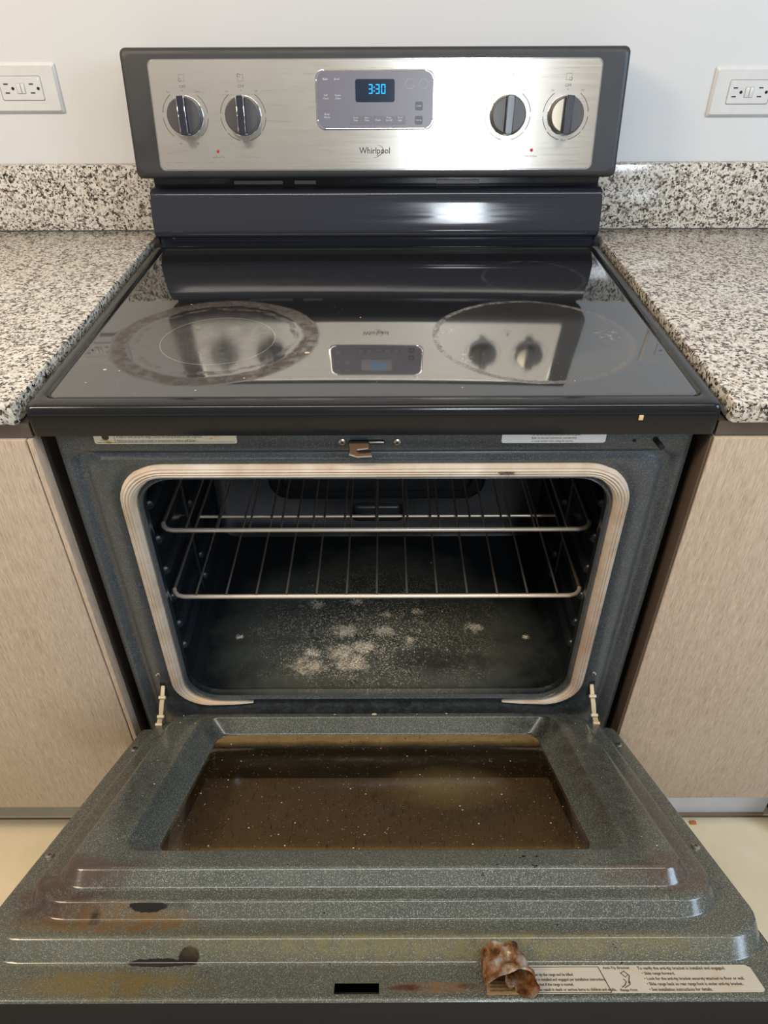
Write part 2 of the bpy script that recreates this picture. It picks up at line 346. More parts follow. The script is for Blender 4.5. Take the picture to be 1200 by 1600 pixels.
RUSTY = plain('worn brown steel', (.22, .13, .08), .35, .5)
BRIGHT = plain('worn bright steel edge', (.8, .75, .66), .25, .8)
CHROME = plain('chrome', (.8, .79, .78), .12, 1.0)
KNOB = plain('charcoal knob plastic', (.060, .058, .060), .35)
KNOBD = plain('dark knob grip', (.022, .024, .035), .22)
CREAM = plain('cream shiny knob metal', (.78, .70, .55), .15, .8)
PLATE = plain('almond white plastic', (.52, .52, .505), .35)
GAPM = plain('outlet seam', (.25, .245, .24), .6)
def emis(name, col, st):
    a = NT(name); a.set(Base_Color=(.0, .0, .0), Emission_Color=col, Emission_Strength=st); return a.m
LED = emis('blue clock led', (.0, .42, 1.0), 1.6); LEDG = emis('green pilot led', (.75, .85, .3), 1.2)
RED = plain('red indicator lens', (.35, .01, .01), .2)

# ================================================================== SETTING
YW = .657
wl = mbox('wall_back', (-2.5, 2.5, YW, YW+.1, 0, 2.6), WALL); wl['kind'] = 'structure'
fl = empty('floor'); fl['kind'] = 'structure'
f_ = mbox('floor_bed', (-2.5, 2.5, -3.6, YW, -.05, -.004), GROUT, fl)
bm = box(BM(), 0, .596, 0, .596, -.006, 0, .0012, 1); t0 = finish('tile', bm, FLOOR, fl); first = True
for i in range(-4, 4):
    for j in range(-6, 1):
        o = t0 if first else t0.copy()
        if not first: COL.objects.link(o)
        o.parent = fl; first = False; o.location = (-.737+.6*(i+1), .0+.6*j+.056, 0)
bm = BM(); box(bm, .588, .600, .036, .043, 0, .0035, .0012); 
tag(finish('food_scrap', bm, plain('orange scrap', (.42, .13, .02), .5), None, True), 'tiny orange food scrap on the floor in front of the right toe kick', 'crumb')

# ================================================================== COUNTERS, CABINETS
def side(s, name):
    xa, xb = (-1.25, -.386) if s < 0 else (.386, 1.25)
    tag(mbox('granite_countertop', (xa, xb, -.006, .637, .896, .921), GRAN, None, .003), f'speckled granite countertop on the {name} of the range', 'countertop')
    tag(mbox('granite_backsplash', (xa if s < 0 else .30, xb if s > 0 else -.30, .637, .6565, .9215, 1.0275), GRAN, None, .002), f'upright granite backsplash strip behind the {name} countertop', 'backsplash')
    r = empty('base_cabinet', ((xa+xb)/2, .3, 0)); ox = (xa+xb)/2
    tag(r, f'pale wood-grain base cabinet on the {name} of the range' + (' with a grey toe kick' if s > 0 else ''), 'cabinet')
    def P(n, d, m, b=0):
        d = (d[0]-ox, d[1]-ox, d[2]-.3, d[3]-.3, d[4], d[5]); return mbox(n, d, m, r, b)
    xin = -.380 if s < 0 else .380; xo = -1.24 if s < 0 else .745
    zb = .125 if s < 0 else .150
    P('carcass', (min(xin, xo), max(xin, xo), .020, .63, zb, .893), DKW)
    P('top_rail', (min(xin, xo), max(xin, xo), .004, .02, .876, .8935), plain('bronze rail', (.10, .075, .06), .35))
    if s < 0: P('edge_panel', (xin-.0065, xin, .001, .02, zb, .874), LAM, .0006)
    else: P('edge_panel', (.3750, .3785, .002, .03, zb, .874), plain('brown edging', (.075, .05, .035), .4), .0004)
    if s < 0: P('door', (-.80, -.388, 0, .0195, zb+.004, .874), LAM, .001); P('door', (-1.22, -.803, 0, .0195, zb+.004, .874), LAM, .001)
    else: P('door', (.3790, xo-.002, 0, .0195, zb+.002, .874), LAM, .001)
    if s < 0: P('toe_kick', (xo, xin, .083, .10, 0, zb), KICK)
    else: P('toe_kick', (xin, .733, .058, .075, 0, zb), KICK, .001); P('toe_seal', (xin, .733, .054, .058, 0, .006), plain('brown seal', (.25, .17, .1), .6))
side(-1, 'left'); side(1, 'right')
# a further dark unit past the right cabinet
tag(mbox('under_counter_unit', (.748, 1.24, .01, .62, .0, .893), BLACK, None, .003), 'dark unit under the counter beyond the right cabinet', 'appliance')

# ================================================================== OUTLETS
def outlet(x0, x1, z0, z1, label, ledon):
    cx, cz = (x0+x1)/2, (z0+z1)/2
    r = empty('wall_outlet', (cx, YW, cz)); tag(r, label, 'outlet', 'wall outlets either side of the range')
    hw, hh = (x1-x0)/2, (z1-z0)/2
    bm = BM(); R = []
    for d, y, q in ((0, 0, .003), (0, -.002, .003), (.004, -.0058, .003), (hh-.0195, -.0058, .003)):
        R.append([(a, y, b) for a, b in rr(-hw+d, hw-d, -hh+d, hh-d, q)])
    R[-1] = [(a, -.0058, b) for a, b in rr(-.0345, .0345, -.0175, .0175, .003)]
    R.append([(a, -.003, b) for a, b in rr(-.0345, .0345, -.0175, .0175, .003)])
    loft(bm, R, True, True); finish('wall_plate', bm, PLATE, r, 12)
    bm = BM(); loft(bm, [[(a, y, b) for a, b in rr(-h, h, -v, v, .0025)] for h, v, y in ((.0342, .0172, -.003), (.0335, .0165, -.0064), (.0330, .016, -.0069))], True, True)
    body = finish('receptacle', bm, PLATE, r, 35)
    for k in (-1, 1):
        px = k*.0205
        for dz in (.0062, -.0062):
            mbox('slot', (px-.0035-.003, px+.0035-.003, -.0072, -.0066, dz-.0009, dz+.0009), VOID, body)
        bm = BM(); lathe(bm, [(.0024, .0), (.0024, .0006)], 14, lambda x, y, z, q=px: (q+.007+x, -.0066-z, y)); finish('ground_hole', bm, VOID, body)
    mbox('test_button', (-.0068, -.0005, -.0080, -.0068, -.007, .007), PLATE, body, .0005)
    mbox('reset_button', (.0005, .0058, -.0080, -.0068, -.007, .007), PLATE, body, .0005)
    bm = BM(); box(bm, -.0074, .0064, -.0071, -.0066, -.0075, .0075); finish('button_seam', bm, GAPM, body)
    bm = BM(); lathe(bm, [(.0014, 0), (.0012, .0006), (.0004, .0009)], 12, lambda x, y, z: (.0305+x, -.0068-z, .0125+y)); finish('pilot_light', bm, LEDG if ledon else PLATE, body)
outlet(-.632, -.512, 1.104, 1.175, 'white wall outlet with lit pilot dot on the left wall above the left counter', True)
outlet(.545, .665, 1.095, 1.166, 'bluish white wall outlet on the right wall above the right counter, pilot dot unlit', False)

# ================================================================== RANGE
RG = empty('electric_range', (0, 0, 0))
tag(RG, 'freestanding black and stainless electric range with its oven door hanging half open', 'oven')

# body
bm = BM()
box(bm, -.372, -.330, .062, .60, .03, .876); box(bm, .330, .372, .062, .60, .03, .876); box(bm, -.33, .33, .45, .60, .03, .876); box(bm, -.33, .33, .062, .45, .03, .30); box(bm, -.33, .33, .062, .45, .845, .876)
finish('range_body', bm, BLACK, RG)
for sx in (-.33, .33):
    for y in (.1, .55):
        bm = BM(); lathe(bm, [(.018, 0), (.018, .008), (.01, .01), (.01, .032)], 16, lambda a, b, z: (sx+a, y+b, z)); finish('leveling_foot', bm, VOID, RG)
dr = mbox('storage_drawer', (-.372, .372, -.012, .06, .055, .262), GLOSS, RG, .004)
mbox('drawer_lip', (-.25, .25, -.022, -.012, .235, .255), GLOSS, dr, .003)

# cooktop rim with lip
bm = BM(); n = 8
X = .379; YB = .565
def rim(d, z, r, yf=0, yb=0): return [(a, b, z) for a, b in rr(-X+d, X-d, 0+d+yf, YB-d-yb, r, n)]
loft(bm, [rim(.004, .8775, .006), rim(.0005, .879, .008), rim(0, .885, .008), rim(0, .909, .008), rim(.0012, .9135, .008), rim(.0045, .9158, .008),
          rim(.013, .9160, .012, .006, .0), rim(.0155, .9150, .012, .006), rim(.0165, .9122, .012, .006), rim(.0185, .9112, .012, .006)], True, True)
rim_o = finish('cooktop_rim', bm, GLOSS, RG, 50)
mbox('front_lip_seam', (-.372, .372, -.0012, .0, .9055, .9068), VOID, rim_o)
bm = BM()
G = lambda d, z: [(a, b, z) for a, b in rr(-.3605+d, .3605-d, .0245+d, .5465-d, .012, n)]
loft(bm, [G(0, .9108), G(0, .9134), G(.001, .9141), G(.003, .9143)], True, True)
gl = finish('cooktop_glass', bm, COOK, RG, 40)
bm = BM()   # small dried food chips on the glass
for x, y, r in ((-.318, .093, .0022), (-.083, .138, .0032), (.087, .196, .002), (-.30, .09, .0012), (-.33, .06, .001), (-.15, .07, .0012), (.05, .07, .001), (-.20, .04, .0013), (.10, .045, .001), (-.26, .3, .001), (.23, .06, .0009), (-.02, .25, .001)):
    b0 = len(bm.verts); bmesh.ops.create_icosphere(bm, subdivisions=1, radius=r, matrix=Matrix.Translation((x, y, .9145)) @ Matrix.Diagonal((1.2, .9, .35, 1)))
o = finish('dried_food_specks', bm, plain('tan food', (.5, .36, .26), .7), RG); o['kind'] = 'stuff'
bm = BM(); box(bm, .2885, .2935, -.0022, .0, .898, .904, .0008); finish('food_speck', bm, plain('tan food drip', (.6, .45, .25), .6), RG)

# lower backguard (riser)
def prof(bm, pr, x, cap=True): loft(bm, [[(-x, y, z) for y, z in pr], [(x, y, z) for y, z in pr]], cap, cap)
bm = BM(); pr = [(.60, .912), (.574, .912), (.573, .927), (.5685, .9315), (.556, .9335), (.5530, .9385), (.5532, .945), (.556, .957), (.559, .970), (.5625, .983), (.566, .995), (.570, 1.002), (.5765, 1.0045), (.60, 1.0045)]
prof(bm, pr, .372); bmesh.ops.bevel(bm, geom=[e for e in bm.edges if abs(abs(e.verts[0].co.x)-.372) < 1e-5 and abs(e.verts[0].co.x-e.verts[1].co.x) < 1e-5], offset=.0025, segments=2, affect='EDGES')
finish('lower_backguard', bm, RISER, RG, 40)
mbox('vent_recess', (-.368, .368, .592, .645, .93, 1.06), GLOSS, RG)
VM = plain('vent metal', (.13, .12, .115), .4, .6)
for x0, x1 in ((-.235, -.155), (-.135, -.10), (.10, .17)):
    mbox('vent_slot', (x0, x1, .589, .593, 1.008, 1.0135), VM, RG)

# console (tilted): local frame  x, v (up the face), m (outward)
CO = bpy.data.objects.new
ang = math.atan2(.030, .173)
def tilt(o): o.location = (0, .542, 1.027); o.rotation_euler = (-ang, 0, 0); return o
# local: x right, z up the face, y into the housing
bm = BM()
def cr(d, y, r): return [(a, y, b) for a, b in rr(-.3805+d, .3805-d, 0+d, .1765-d, r, 6, (r, r*.9, r*.9, r))]
def trap(ring):  # sides lean slightly
    return ring
loft(bm, [cr(.006, .066, .01), cr(.002, .064, .01), cr(0, .05, .010), cr(0, .008, .010), cr(.0015, .003, .010), cr(.005, .0004, .010), cr(.010, .0, .008)], True, True)
HB = tilt(finish('control_console', bm, HOUS, RG, 45))
bm = BM(); q = lambda d, y: [(a, y, b) for a, b in rr(-.3385+d, .3385-d, .0125+d, .160-d, .009, 6)]
loft(bm, [q(-.0012, .002), q(-.0012, -.0004)], True, True); finish('faceplate_edge', bm, CHROME, HB)
bm = BM(); loft(bm, [q(0, .001), q(0, -.0011), q(.0006, -.0016)], True, True); finish('stainless_faceplate', bm, STEEL, HB, 30)
F = lambda x, v, h=0: (x, -.0016-h, v)     # onto the faceplate
# display
bm = BM(); q = lambda d, h: [F(a, b, h) for a, b in rr(-.0905+d, .0890-d, .0675+d, .1470-d, .013, 8)]
loft(bm, [q(0, -.001), q(0, .0008), q(.0015, .0014), q(.003, .0008)], True, True); finish('display_bezel', bm, CHROME, HB, 40)
bm = BM(); loft(bm, [q(.0022, 0), q(.0022, .0011)], True, True); finish('display_panel', bm, plain('grey display film', (.13, .125, .155), .3), HB)
bm = BM(); loft(bm, [[F(a, b, h) for a, b in rr(-.030, .0292, .1045, .1345, .003, 4)] for h in (0, .0014)], True, True); finish('clock_screen', bm, plain('dark clock screen', (.012, .022, .045), .12), HB)
# digits 3:30 , seven segment
bm = BM()
def seg(x, v, on, wd=.0050, ht=.0128, th=.0015):
    S7 = {'a': (0, wd, ht-th/2, 1), 'g': (0, wd, ht/2, 1), 'd': (0, wd, th/2, 1), 'f': (0, ht/2, ht/2, 0), 'e': (0, 0, 0, 0), 'b': (wd, ht/2, 0, 0), 'c': (wd, 0, 0, 0)}
    for s in on:
        if s in 'agd':
            vv = S7[s][2]; pts = [(x, vv+v-th/2), (x+wd, vv+v-th/2), (x+wd, vv+v+th/2), (x, vv+v+th/2)]
        else:
            xx = x+(wd if s in 'bc' else 0); v0 = v+(ht/2 if s in 'bf' else 0)+.0004; pts = [(xx-th/2, v0), (xx+th/2, v0), (xx+th/2, v0+ht/2-.0008), (xx-th/2, v0+ht/2-.0008)]
        prism(bm, pts, .0014, .0018, F)
seg(-.0098, .1152, 'abgcd'); seg(.0008, .1152, 'abgcd'); seg(.0096, .1152, 'abcdef')
for v in (.1190, .1238): prism(bm, [(-.0025, v-.001), (-.0009, v-.001), (-.0009, v+.001), (-.0025, v+.001)], .0014, .0018, F)
finish('clock_digits', bm, LED, HB)
# touch buttons
for i in range(5):
    x = -.0385+i*.0170; bm = BM(); prism(bm, rr(x, x+.0162, .0745, .0862, .001, 2), .0010, .0014, F); finish('touch_button', bm, plain('button grey', (.115, .11, .13), .35), HB)
for v in (.0935, .0745):
    bm = BM(); prism(bm, rr(.0605, .0720, v, v+.0115, .002, 3), .0010, .0015, F); finish('touch_button', bm, plain('button dark grey', (.055, .052, .065), .35), HB)
bm = BM(); Fi = lambda x, y, h: F(x, y, .0016+h)
for s, x, v, z in (('Bake', -.075, .1345, .0040), ('Broil', -.0575, .1345, .0040), ('Self\nClean', -.075, .1115, .0038), ('Steam\nClean', -.0565, .1115, .0038), ('Keep\nWarm', -.074, .0865, .0038),
                   ('Cook\nTime', -.0304, .0820, .0034), ('Start\nTime', -.0134, .0820, .0034), ('Clock', .0036, .0805, .0036), ('Timer\nSet/Off', .0206, .0820, .0034), ('Oven\nLight', .0376, .0820, .0034),
                   ('START', .0662, .0990, .0028), ('CANCEL', .0662, .0802, .0024)):
    text_bm(bm, s, x, v, z, Fi)
for x in (.052, .073):
    tube(bm, [Fi(x+.0065*math.cos(a*math.pi/10), .128+.0065*math.sin(a*math.pi/10), 0) for a in range(20)], .00012, 3, True)
finish('display_lettering', bm, INKW, HB)['kind'] = 'stuff'
bm = BM(); text_bm(bm, 'Whirlpool', -.0015, .0385, .0125, F, sx=.92, bold=.0001)
arc = [F(-.004+.0115*math.cos(a)*1.0+.004, .0375+.0078*math.sin(a)+.0028*math.cos(a), .0002) for a in [math.radians(-115+k*12) for k in range(17)]]
tube(bm, arc, [.00012+.0004*math.sin(math.pi*k/16) for k in range(17)], 4)
finish('brand_lettering', bm, INK, HB)
# knobs and their dials
def knob(x, v, rot, kind):
    bm = BM(); T = lambda a, b, h: F(x+a, v+b, h)
    lathe(bm, [(.0272, 0), (.0272, .003), (.0262, .0055), (.0252, .0125), (.0240, .0135), (.003, .0140)], 40, T)
    k = finish('control_knob', bm, KNOB, HB, 35); k['label'] = kind
    bm = BM(); ca, sa = math.cos(rot), math.sin(rot)
    R = lambda a, b, h: T(a*ca-b*sa, a*sa+b*ca, h)
    loft(bm, [[R(a, b, h) for a, b in rr(-w_, w_, -l_, l_, .002, 3)] for w_, l_, h in ((.0068, .0262, .0005), (.0064, .0262, .014), (.0056, .0258, .0225), (.0046, .0250, .0235))], True, True)
    finish('knob_grip', bm, KNOBD, k, 35)
    edge = CHROME if x < 0 else KNOB
    for s in (-1, 1):
        bm = BM(); tube(bm, [R(s*.0052, -.0252, .0226), R(s*.0052, .0252, .0226)], .0008, 6); finish('grip_edge', bm, edge, k, True)
    if x > .25:
        bm = BM(); pts = [(.0225*math.cos(math.radians(a)), .0225*math.sin(math.radians(a))) for a in range(106, 255, 6)]; prism(bm, pts, .0135, .0146, lambda a, b, h: T(a*.98-.0015, b, h)); finish('cream_patch', bm, CREAM, k)  # cream half disc on the face of the rightmost knob
    bm = BM(); lathe(bm, [(.0280, -.0002), (.0280, .0012), (.0270, .0014)], 40, T); finish('knob_collar', bm, CHROME, k, True)
KX = (-.2905, -.2022, .2022, .2905)
knob(KX[0], .087, .03, 'leftmost charcoal burner knob, shiny rim at right'); knob(KX[1], .087, 0, 'second charcoal burner knob from the left'); knob(KX[2], .0865, -.03, 'third burner knob, just right of the display'); knob(KX[3], .086, -.04, 'rightmost burner knob with a cream shiny left half')
bm = BM()
for i, x in enumerate(KX):
    v = .087
    text_bm(bm, 'OFF', x, v+.0385, .0058, F); tube(bm, [F(x, v+.0335, 0), F(x, v+.0336, .0003)], .0007, 8)
    arcs = [(125, 172), (184, 232), (-52, -6), (6, 52)] if i == 0 else [(125, 174), (184, 216), (222, 258), (282, 318), (324, 356), (6, 55)]
    for a0, a1 in arcs:
        tube(bm, [F(x+.0345*math.cos(math.radians(a0+(a1-a0)*k/8)), v+.0345*math.sin(math.radians(a0+(a1-a0)*k/8)), .0001) for k in range(9)], 00.0005, 4)
    hi = 'Lo' if i == 0 else 'Hi'
    text_bm(bm, 'Lo', x-.0225, v+.0325, .0042, F); text_bm(bm, hi, x+.0225, v+.0325, .0042, F)
    if i == 0: text_bm(bm, 'Hi', x-.012, v-.0375, .0042, F); text_bm(bm, 'Hi', x+.014, v-.0375, .0042, F)
    else: text_bm(bm, 'Med', x, v-.0350, .0044, F)
    # burner position icon
    w_ = .0042; cx, cv = x, v+.0500
    tube(bm, [F(cx+a, cv+b, .0001) for a, b in ((-w_, -w_), (w_, -w_), (w_, w_), (-w_, w_))], .00025, 4, True)
    sx, sv = ((-1, -1), (-1, 1), (1, 1), (1, -1))[i]
    tube(bm, [F(cx+sx*.0030+.0022*math.cos(k*math.pi/6), cv+sv*.0030+.0022*math.sin(k*math.pi/6), .0001) for k in range(12)], .00025, 4, True)
text_bm(bm, 'Surface On', -.2461, .0305, .0042, F); text_bm(bm, 'Hot Surface', .2425, .0305, .0040, F)
finish('dial_markings', bm, INKG, HB)['kind'] = 'stuff'
for x in (-.2461, .2430):
    bm = BM(); lathe(bm, [(.0024, 0), (.0022, .0008), (.001, .0013)], 16, lambda a, b, h: F(x+a, .0388+b, h)); finish('indicator_light', bm, RED, HB, True)

# ---------------------------------------------------------------- front frame
bm = BM(); n = 8
def fr(hx, z0, z1, y, rt_, rb=None):
    rb = rt_ if rb is None else rb
    return [(a, y, b) for a, b in rr(-hx, hx, z0, z1, 0, n, (rb, rt_, rt_, rb))]
loft(bm, [fr(.3645, .292, .8765, .060, .004), fr(.3645, .292, .8765, .0215, .004), fr(.363, .2935, .875, .0200, .004),
          fr(.3535, .303, .8480, .0200, .018), fr(.3500, .3065, .8450, .0235, .018), fr(.3440, .312, .8415, .0255, .018), fr(.3380, .318, .8380, .0235, .018), fr(.3345, .3215, .8355, .0200, .018),
          fr(.3120, .380, .8300, .0200, .06), fr(.3085, .383, .8270, .0235, .058), fr(.2905, .3985, .8130, .0240, .050), fr(.2885, .4000, .8110, .0175, .048), fr(.2870, .4015, .8095, .0168, .046), fr(.2855, .4020, .8080, .0185, .045), fr(.2850, .4015, .8075, .0245, .045)])
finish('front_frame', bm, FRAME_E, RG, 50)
# gasket
path = []
def gp(x0, x1, z0, z1, r, n=10):
    p = [(-.192, z0)]
    for cx, cz, a0 in ((x0+r, z0+r, 270), (x0+r, z1-r, 180), (x1-r, z1-r, 90), (x1-r, z0+r, 0)):
        for k in range(n+1):
            a = math.radians(a0-90*k/n); p.append((cx+r*math.cos(a), cz+r*math.sin(a)))
    p.append((.192, z0)); return p
raw = gp(-.3, .3, .3885, .8195, .050)
# densify
P_ = []
for (a, b), (c, d) in zip(raw, raw[1:]):
    m = max(1, int(math.hypot(c-a, d-b)/.02)); P_ += [(a+(c-a)*k/m, b+(d-b)*k/m) for k in range(m)]
P_.append(raw[-1]); N_ = len(P_); rings = []
L_ = [0]
for i in range(1, N_): L_.append(L_[-1]+math.hypot(P_[i][0]-P_[i-1][0], P_[i][1]-P_[i-1][1]))
for i, (x, z) in enumerate(P_):
    a = P_[max(i-1, 0)]; b = P_[min(i+1, N_-1)]; tx, tz = b[0]-a[0], b[1]-a[1]; l = math.hypot(tx, tz); tx /= l; tz /= l; nx, nz = -tz, tx
    e = min(L_[i], L_[-1]-L_[i]); k = min(1, .38+.62*max(0, (e-.05)/.09)); 
    if e < .006: k *= .5+.5*e/.006
    W_ = .0105*k*(.86 if z > .81 else 1); H_ = .0125*(k**.6); ring = []
    for j in range(25):
        u = -1+2*j/24; rib = .0009*math.cos(u*math.pi*6) if abs(u) < .95 else 0
        h = H_*math.sqrt(max(0, 1-abs(u)**2.6))+rib*k; ring.append((x+nx*u*W_, .0245-h, z+nz*u*W_))
    ring += [(x+nx*W_*.9, .0250, z+nz*W_*.9), (x-nx*W_*.9, .0250, z-nz*W_*.9)]
    rings.append(ring)
bm = BM(); loft(bm, rings, True, True); g = finish('door_gasket', bm, GASK, RG, 40); g['label'] = 'tan ribbed woven door gasket'
# labels
def label_plate(name, x0, x1, z0, z1, mat, parent, y=.0198):
    bm = BM(); T = lambda a, b, h: (a, y-h, b)
    prism(bm, rr(x0, x1, z0, z1, .0025, 3), 0, .0003, T); return finish(name, bm, mat, parent)
lb = label_plate('warning_label', -.320, -.157, .8572, .8755, LABL, RG); lb['label'] = 'cream rust-stained warning label at upper left'
bm = BM(); T = lambda a, b, h: (a, .0194-h, b)
text_bm(bm, 'Failure to do so can result in death or serious burns to children and adults.', -.294, .8612, .0041, T, 'LEFT', .72); text_bm(bm, 'A child or adult can tip the range. Connect the anti-tip bracket to rear range foot.', -.294, .8665, .0041, T, 'LEFT', .72)
for d in ((-.3175, -.1595, .8592, .8595), (-.2965, -.2962, .8592, .875)):
    box(bm, d[0], d[1], .0192, .0195, d[2], d[3])
lathe(bm, [(.0042, 0), (.0042, .0002)], 16, lambda a, b, h: (-.3065+a, .0194-h, .8665+b))
finish('label_print', bm, INK, lb)
lb = label_plate('information_label', .146, .265, .8567, .8755, LABR, RG); lb['label'] = 'white information label at upper right'
bm = BM()
for i, s in enumerate(('or serial number when calling for service.', 'Refer to the user instructions, and warranty,', 'For service and parts information see the guide')):
    text_bm(bm, s, .180, .8592+i*.0042, .0036, T, 'LEFT', .8)
finish('label_print', bm, INK, lb)
# latch, screws, plunger, hole
bm = BM(); prism(bm, rr(-.0285, .0130, .8555, .8615, .003, 4), 0, .0006, lambda a, b, h: (a, .0198-h, b)); slot = finish('latch_slot', bm, VOID, RG)
bm = BM()
hook = [(-.0285, .8640), (-.006, .8640), (-.006, .8570), (-.0195, .8560), (-.0205, .8530), (-.0170, .8500), (-.0030, .8500), (-.0030, .8468), (-.0200, .8462), (-.0285, .8500), (-.0275, .8560)]
prism(bm, hook, .0045, .0085, lambda a, b, h: (a, .0192-h, b-.002)); box(bm, -.0275, -.0080, .0125, .0195, .8565, .8600); latch = finish('door_latch', bm, RUSTY, RG)
bm = BM(); prism(bm, [(-.0290, .8490), (-.0200, .8455), (-.0025, .8463), (-.0025, .8475), (-.0200, .8468), (-.0285, .8502)], .0080, .0093, lambda a, b, h: (a, .0192-h, b-.002)); prism(bm, [(-.0195, .8552), (-.0070, .8570), (-.0070, .8582), (-.0195, .8566)], .0082, .0092, lambda a, b, h: (a, .0192-h, b-.002)); finish('latch_edge', bm, BRIGHT, latch)
mbox('latch_tongue', (-.006, .0115, .0165, .0190, .8585, .8605), BRIGHT, latch, .0006)
def screw(x, z, y, par, tf=None, r=.0042):
    bm = BM(); T = tf or (lambda a, b, h: (x+a, y-h, z+b))
    lathe(bm, [(r, 0), (r*.95, .0012), (r*.5, .0022), (r*.12, .0023)], 18, T); s = finish('screw', bm, SCREW, par, 40)
    bm = BM(); 
    for q in ((-.45, .45, -.1, .1), (-.1, .1, -.45, .45)): prism(bm, [(q[0]*r, q[2]*r), (q[1]*r, q[2]*r), (q[1]*r, q[3]*r), (q[0]*r, q[3]*r)], .0019, .00245, T)
    return s, bm
for x, z in ((-.0365, .8595), (.0265, .8590), (-.326, .455), (.322, .455)):
    s, b = screw(x, z, .0195, RG); finish('screw_cross', b, VOID, s)
bm = BM(); tube(bm, [(.322, .021, .861), (.3265, .006, .8575)], .0032, 12); finish('switch_plunger', bm, VOID, RG, 40)
bm = BM(); lathe(bm, [(.0022, 0), (.0022, .0004)], 14, lambda a, b, h: (.2985+a, .0199-h, .859+b)); finish('screw_hole', bm, VOID, RG)
# hinge arms
for s in (-1, 1):
    bm = BM(); box(bm, s*.3235-.004, s*.3235+.004, .0192, .0202, .405, .437); finish('hinge_slot', bm, VOID, RG)
    bm = BM(); pts = [(s*.3235, .020, .430), (s*.3240, .007, .418), (s*.3268, .000, .402), (s*.3290, -.005, .388), (s*.3335, -.009, .374), (s*.335, -.010, .362)]
    loft(bm, [[(x-w_, y-.001, z-.003), (x+w_, y-.001, z-.003), (x+w_, y+.003, z+.004), (x-w_, y+.003, z+.004)] for (x, y, z), w_ in zip(pts, (.0028, .003, .0036, .003, .0036, .003))], True, True)
    bmesh.ops.bevel(bm, geom=list(bm.edges), offset=.0008, segments=1, affect='EDGES')
    h = finish('door_hinge', bm, GREASY, RG, 40)
    for k in (1, 3, 4):
        x, y, z = pts[k]; bm = BM(); tube(bm, [(x-.005, y, z), (x+.005, y, z)], .0026, 10); finish('hinge_pin', bm, GREASY, h, 40)

# ---------------------------------------------------------------- cavity
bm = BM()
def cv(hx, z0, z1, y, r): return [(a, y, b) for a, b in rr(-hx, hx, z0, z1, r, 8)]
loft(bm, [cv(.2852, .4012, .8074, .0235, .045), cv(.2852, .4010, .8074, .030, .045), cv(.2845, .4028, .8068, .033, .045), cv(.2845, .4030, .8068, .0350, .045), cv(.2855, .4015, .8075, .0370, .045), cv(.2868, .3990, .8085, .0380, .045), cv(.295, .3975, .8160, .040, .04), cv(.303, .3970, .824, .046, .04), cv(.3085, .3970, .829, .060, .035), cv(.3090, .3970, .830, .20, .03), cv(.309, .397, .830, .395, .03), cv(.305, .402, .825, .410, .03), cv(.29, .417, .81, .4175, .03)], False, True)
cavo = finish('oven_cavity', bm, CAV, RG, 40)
def emboss(x0, x1, z0, z1, r, d0=.0, dep=.008, name='back_wall_panel'):
    bm = BM(); loft(bm, [[(a, y, b) for a, b in rr(x0+q, x1-q, z0+q, z1-q, r)] for q, y in ((0, .4178-d0), (.004, .4178-d0-dep*.8), (.008, .4178-d0-dep), (.0, .4178-d0-dep))][:3], False, True)
    finish(name, bm, CAVW, cavo, 50)
emboss(-.205, .200, .490, .80, .035, 0, .010); emboss(-.180, .175, .512, .78, .025, .010, .008); emboss(-.052, .048, .435, .478, .010, 0, .008)
for s in (-1, 1):
    for z in (.440, .488, .545, .600, .658, .720):
        for y0, y1 in ((.10, .215), (.265, .385)):
            bm = BM(); b2 = [(0, -.010), (.004, -.009), (.008, -.004), (.009, 0), (.008, .004), (.004, .009), (0, .010)]
            def rg(y, k): return [(s*(.3095-a*k), y, z+b*(.5+.5*k)-.0075) for a, b in b2]
            loft(bm, [rg(y0-.008, 0.05), rg(y0-.004, .75), rg(y0, 1), rg(y1, 1), rg(y1+.004, .75), rg(y1+.008, .05)], False, False, False)
            finish('rack_guide', bm, CAVW, cavo, 50)
    bm = BM(); pts = [(s*.3092, y, z) for y, z in ((.245, .42), (.238, .6), (.245, .80))]; tube(bm, pts, [.003, .005, .003], 8); finish('wall_rib', bm, CAVW, cavo, 50)
bm = BM(); lathe(bm, [(.018, 0), (.018, .008), (.014, .015), (.004, .018)], 20, lambda a, b, h: (-.3085+h, .33+a, .74+b)); finish('oven_lamp', bm, plain('lamp glass', (.35, .36, .37), .1), cavo, True)
bm = BM()  # lower element line under the top
tube(bm, [(-.2, .40, .79), (-.2, .12, .79), (-.1, .11, .79), (-.1, .36, .79), (0, .37, .79), (0, .12, .79), (.1, .11, .79), (.1, .36, .79), (.2, .37, .79), (.2, .12, .79)], .0035, 8); finish('broil_element', bm, VOID, cavo, 40)

